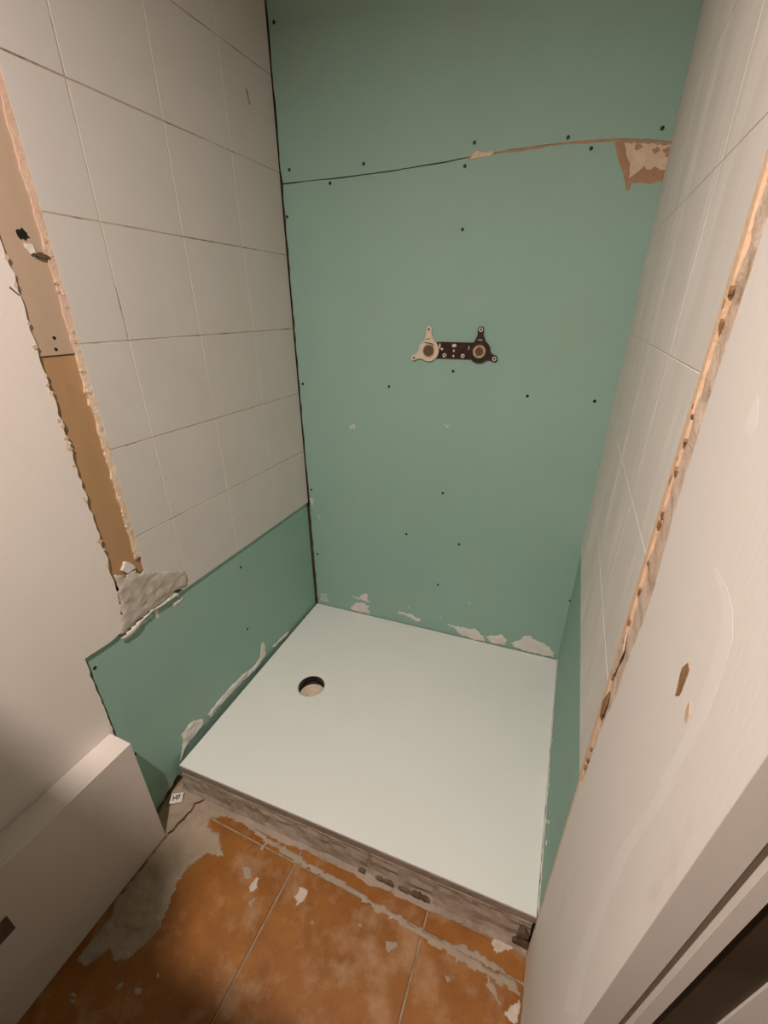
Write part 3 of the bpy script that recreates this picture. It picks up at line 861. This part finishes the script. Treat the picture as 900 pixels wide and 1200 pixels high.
for i, (x, z) in enumerate(DATA['holesM']):
    x = min(x, 0.962)
    rr = (0.010, 0.013, 0.009, 0.012, 0.009, 0.008, 0.009, 0.016)[i]
    bm = bmesh.new()
    prism(bm, circle(0, 0, rr, 16, 0.38 if i < 6 else 1.2, i, rr * .5), -0.006, 0.0075)
    z = max(min(z, -0.05), -0.087)
    y = fy0 + (fy1 - fy0) * (x - fx0) / (fx1 - fx0)
    h = obj('void', bm, M['dark'], bed, Matrix.Translation((x, y - 0.012, z)))

# ------------------------------------------------------------------ waste fitting under the hole
root = bpy.data.objects.new('waste_drain', None)
root.location = (HC[0], HC[1], FLOOR)
COL.objects.link(root)
tag(root, 'cream waste drain with dark collar seen down the hole of the white tray', 'drain')
bm = bmesh.new()
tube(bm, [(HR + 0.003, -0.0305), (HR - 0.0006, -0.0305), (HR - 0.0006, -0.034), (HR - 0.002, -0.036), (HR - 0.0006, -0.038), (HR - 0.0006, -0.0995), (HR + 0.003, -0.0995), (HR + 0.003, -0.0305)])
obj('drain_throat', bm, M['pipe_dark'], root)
bm = bmesh.new()
tube(bm, [(0.0440, -0.040), (0.038, -0.038), (0.034, -0.040), (0.033, -0.046), (0.026, -0.050), (0.024, -0.052), (0.023, -0.075), (0.0, -0.078)])
obj('drain_flange', bm, M['drain'], root)

# ------------------------------------------------------------------ mixer wall bracket
root = bpy.data.objects.new('mixer_bracket', None)
root.matrix_basis = FR_BACK @ Matrix.Translation((0.535, 0, 1.03))
COL.objects.link(root)
WORLD[root.name] = root.matrix_basis.copy()
tag(root, 'blackened shower mixer mounting bracket with one plaster-white end on the green wall', 'bracket')
k = 1 / math.cos(TH)
CL, CR = (0.460 * k, 1.0505), (0.609 * k, 1.0515)
EARL = [(0.4585 * k, 1.1085), (0.4150 * k, 1.0290)]
EARR = [(0.6085 * k, 1.1095), (0.6530 * k, 1.0335)]


def lobe(c, ears, rb, re):
    def inside(u, z):
        if math.hypot(u - c[0], z - c[1]) < rb:
            return True
        for e in ears:
            L = math.hypot(e[0] - c[0], e[1] - c[1])
            dx, dz = (e[0] - c[0]) / L, (e[1] - c[1]) / L
            s = (u - c[0]) * dx + (z - c[1]) * dz
            d = abs(-(u - c[0]) * dz + (z - c[1]) * dx)
            if math.hypot(u - e[0], z - e[1]) < re:
                return True
            if 0 < s < L:
                t = s / L
                w = max(rb * 0.80 * (1 - t / 0.75), 0) + re * min(1, 0.35 + t) * 0.9
                if d < w:
                    return True
        return False
    out = []
    for i in range(120):
        a = 2 * math.pi * i / 120
        r = 0.09
        while r > rb * 0.9 and not inside(c[0] + r * math.cos(a), c[1] + r * math.sin(a)):
            r -= 0.0004
        out.append((c[0] + r * math.cos(a), c[1] + r * math.sin(a)))
    return out


bm = bmesh.new()
prism(bm, [(0.478, 1.030), (0.594, 1.030), (0.590, 1.075), (0.484, 1.075)], 0.0005, 0.0045)
bar = obj('bar', bm, M['bracket_brown'], root, FR_BACK)
bm = bmesh.new()
prism(bm, lobe(CL, EARL, 0.0305, 0.0088), 0.0004, 0.0062)
pl_l = obj('end_plate', bm, M['bracket_white'], root, FR_BACK)
pl_l['label'] = 'plaster-white end plate'
bm = bmesh.new()
prism(bm, lobe(CR, EARR, 0.0312, 0.0088), 0.0004, 0.0062)
pl_r = obj('end_plate', bm, M['bracket_black'], root, FR_BACK)
pl_r['label'] = 'black end plate'


def small(name, poly, a, b, m, par):
    bm = bmesh.new()
    prism(bm, poly, a, b)
    return obj(name, bm, m, par, FR_BACK)


def ring(name, cx, cz, r0, r1, a, b, m, par):
    bm = bmesh.new()
    ring_bm(bm, cx, cz, r0, r1, a, b)
    return obj(name, bm, m, par, FR_BACK)


# inlets: dark brown discs coloured to look like recessed bores
small('pipe_end', circle(CL[0], CL[1], 0.0150, 20, 1, 1, 0.0008), 0.0062, 0.0100, M['pipe_brown'], pl_l)
ring('pipe_rim', CL[0], CL[1], 0.0150, 0.0175, 0.006, 0.0085, M['brass'], pl_l)
ring('pipe_rim', CR[0], CR[1], 0.0115, 0.0180, 0.006, 0.0095, M['brass'], pl_r)
small('pipe_end', circle(CR[0], CR[1], 0.0115, 20), 0.006, 0.0072, M['pipe_brown'], pl_r)
for (u, z), par, m1 in ((EARL[0], pl_l, 'bracket_white'), (EARL[1], pl_l, 'bracket_white'), (EARR[0], pl_r, 'bracket_white'), (EARR[1], pl_r, 'bracket_white')):
    ring('screw_ring', u, z, 0.0030, 0.0058, 0.006, 0.0075, M[m1], par)
    small('ear_screw', circle(u, z, 0.0030, 12), 0.006, 0.0068, M['black'], par)
for u, z in ((0.5085, 1.0385), (0.5625, 1.0385)):
    ring('screw_ring', u, z, 0.0026, 0.0056, 0.0044, 0.0066, M['bracket_white'], bar)
    small('ear_screw', circle(u, z, 0.0026, 12), 0.0044, 0.0052, M['black'], bar)
for i, (u, z, rx, rz) in enumerate(((0.5355, 1.066, .0085, .0055), (0.5355, 1.052, .0035, .004), (0.5355, 1.0375, .003, .004), (0.493, 1.064, .0028, .009), (0.500, 1.056, .004, .004), (0.579, 1.060, .0025, .008))):
    small('plaster_speck', [(u + rx * math.cos(a * math.pi / 6) * random.uniform(.7, 1), z + rz * math.sin(a * math.pi / 6) * random.uniform(.7, 1)) for a in range(12)], 0.0044, 0.0056, M['bracket_white'], bar)
small('slot', [(0.449, 1.0815), (0.463, 1.0815), (0.463, 1.0832), (0.449, 1.0832)], 0.006, 0.0068, M['pipe_brown'], pl_l)
small('slot', [(0.447, 1.074), (0.470, 1.071), (0.476, 1.064), (0.4755, 1.0615), (0.468, 1.068), (0.447, 1.0715)], 0.006, 0.0068, M['pipe_brown'], pl_l)
small('slot', [(0.603, 1.0815), (0.615, 1.0815), (0.615, 1.0835), (0.603, 1.0835)], 0.006, 0.0068, M['bracket_white'], pl_r)

# ------------------------------------------------------------------ small scrap with black marks on the cement
root = bpy.data.objects.new('plaster_scrap', None)
root.location = (0.024, -0.826, FLOOR + 0.008)
COL.objects.link(root)
tag(root, 'tiny white scrap with black marks lying on cement near the tray corner', 'scrap')
SC = Matrix.Translation((0.024, -0.826, FLOOR + 0.008)) @ Matrix.Rotation(math.radians(35), 4, 'Z') @ Matrix.Rotation(math.radians(12), 4, 'X')
bm = bmesh.new()
flat_prism(bm, rough_poly([(-0.017, -0.012), (0.015, -0.013), (0.018, 0.010), (-0.013, 0.013)], 0.0015, 0.006, 3), 0, 0.004)
obj('chip', bm, M['filler'], root, SC)
for (x0, x1, y0, y1) in ((-0.009, -0.0065, -0.007, 0.007), (0.001, 0.0035, -0.007, 0.007), (-0.0065, 0.001, -0.0015, 0.0015), (0.0065, 0.009, -0.004, 0.007), (-0.003, 0.012, 0.0035, 0.0055)):
    bm = bmesh.new()
    box(bm, x0, x1, y0, y1, 0.004, 0.0043)
    obj('black_mark', bm, M['black'], root, SC)
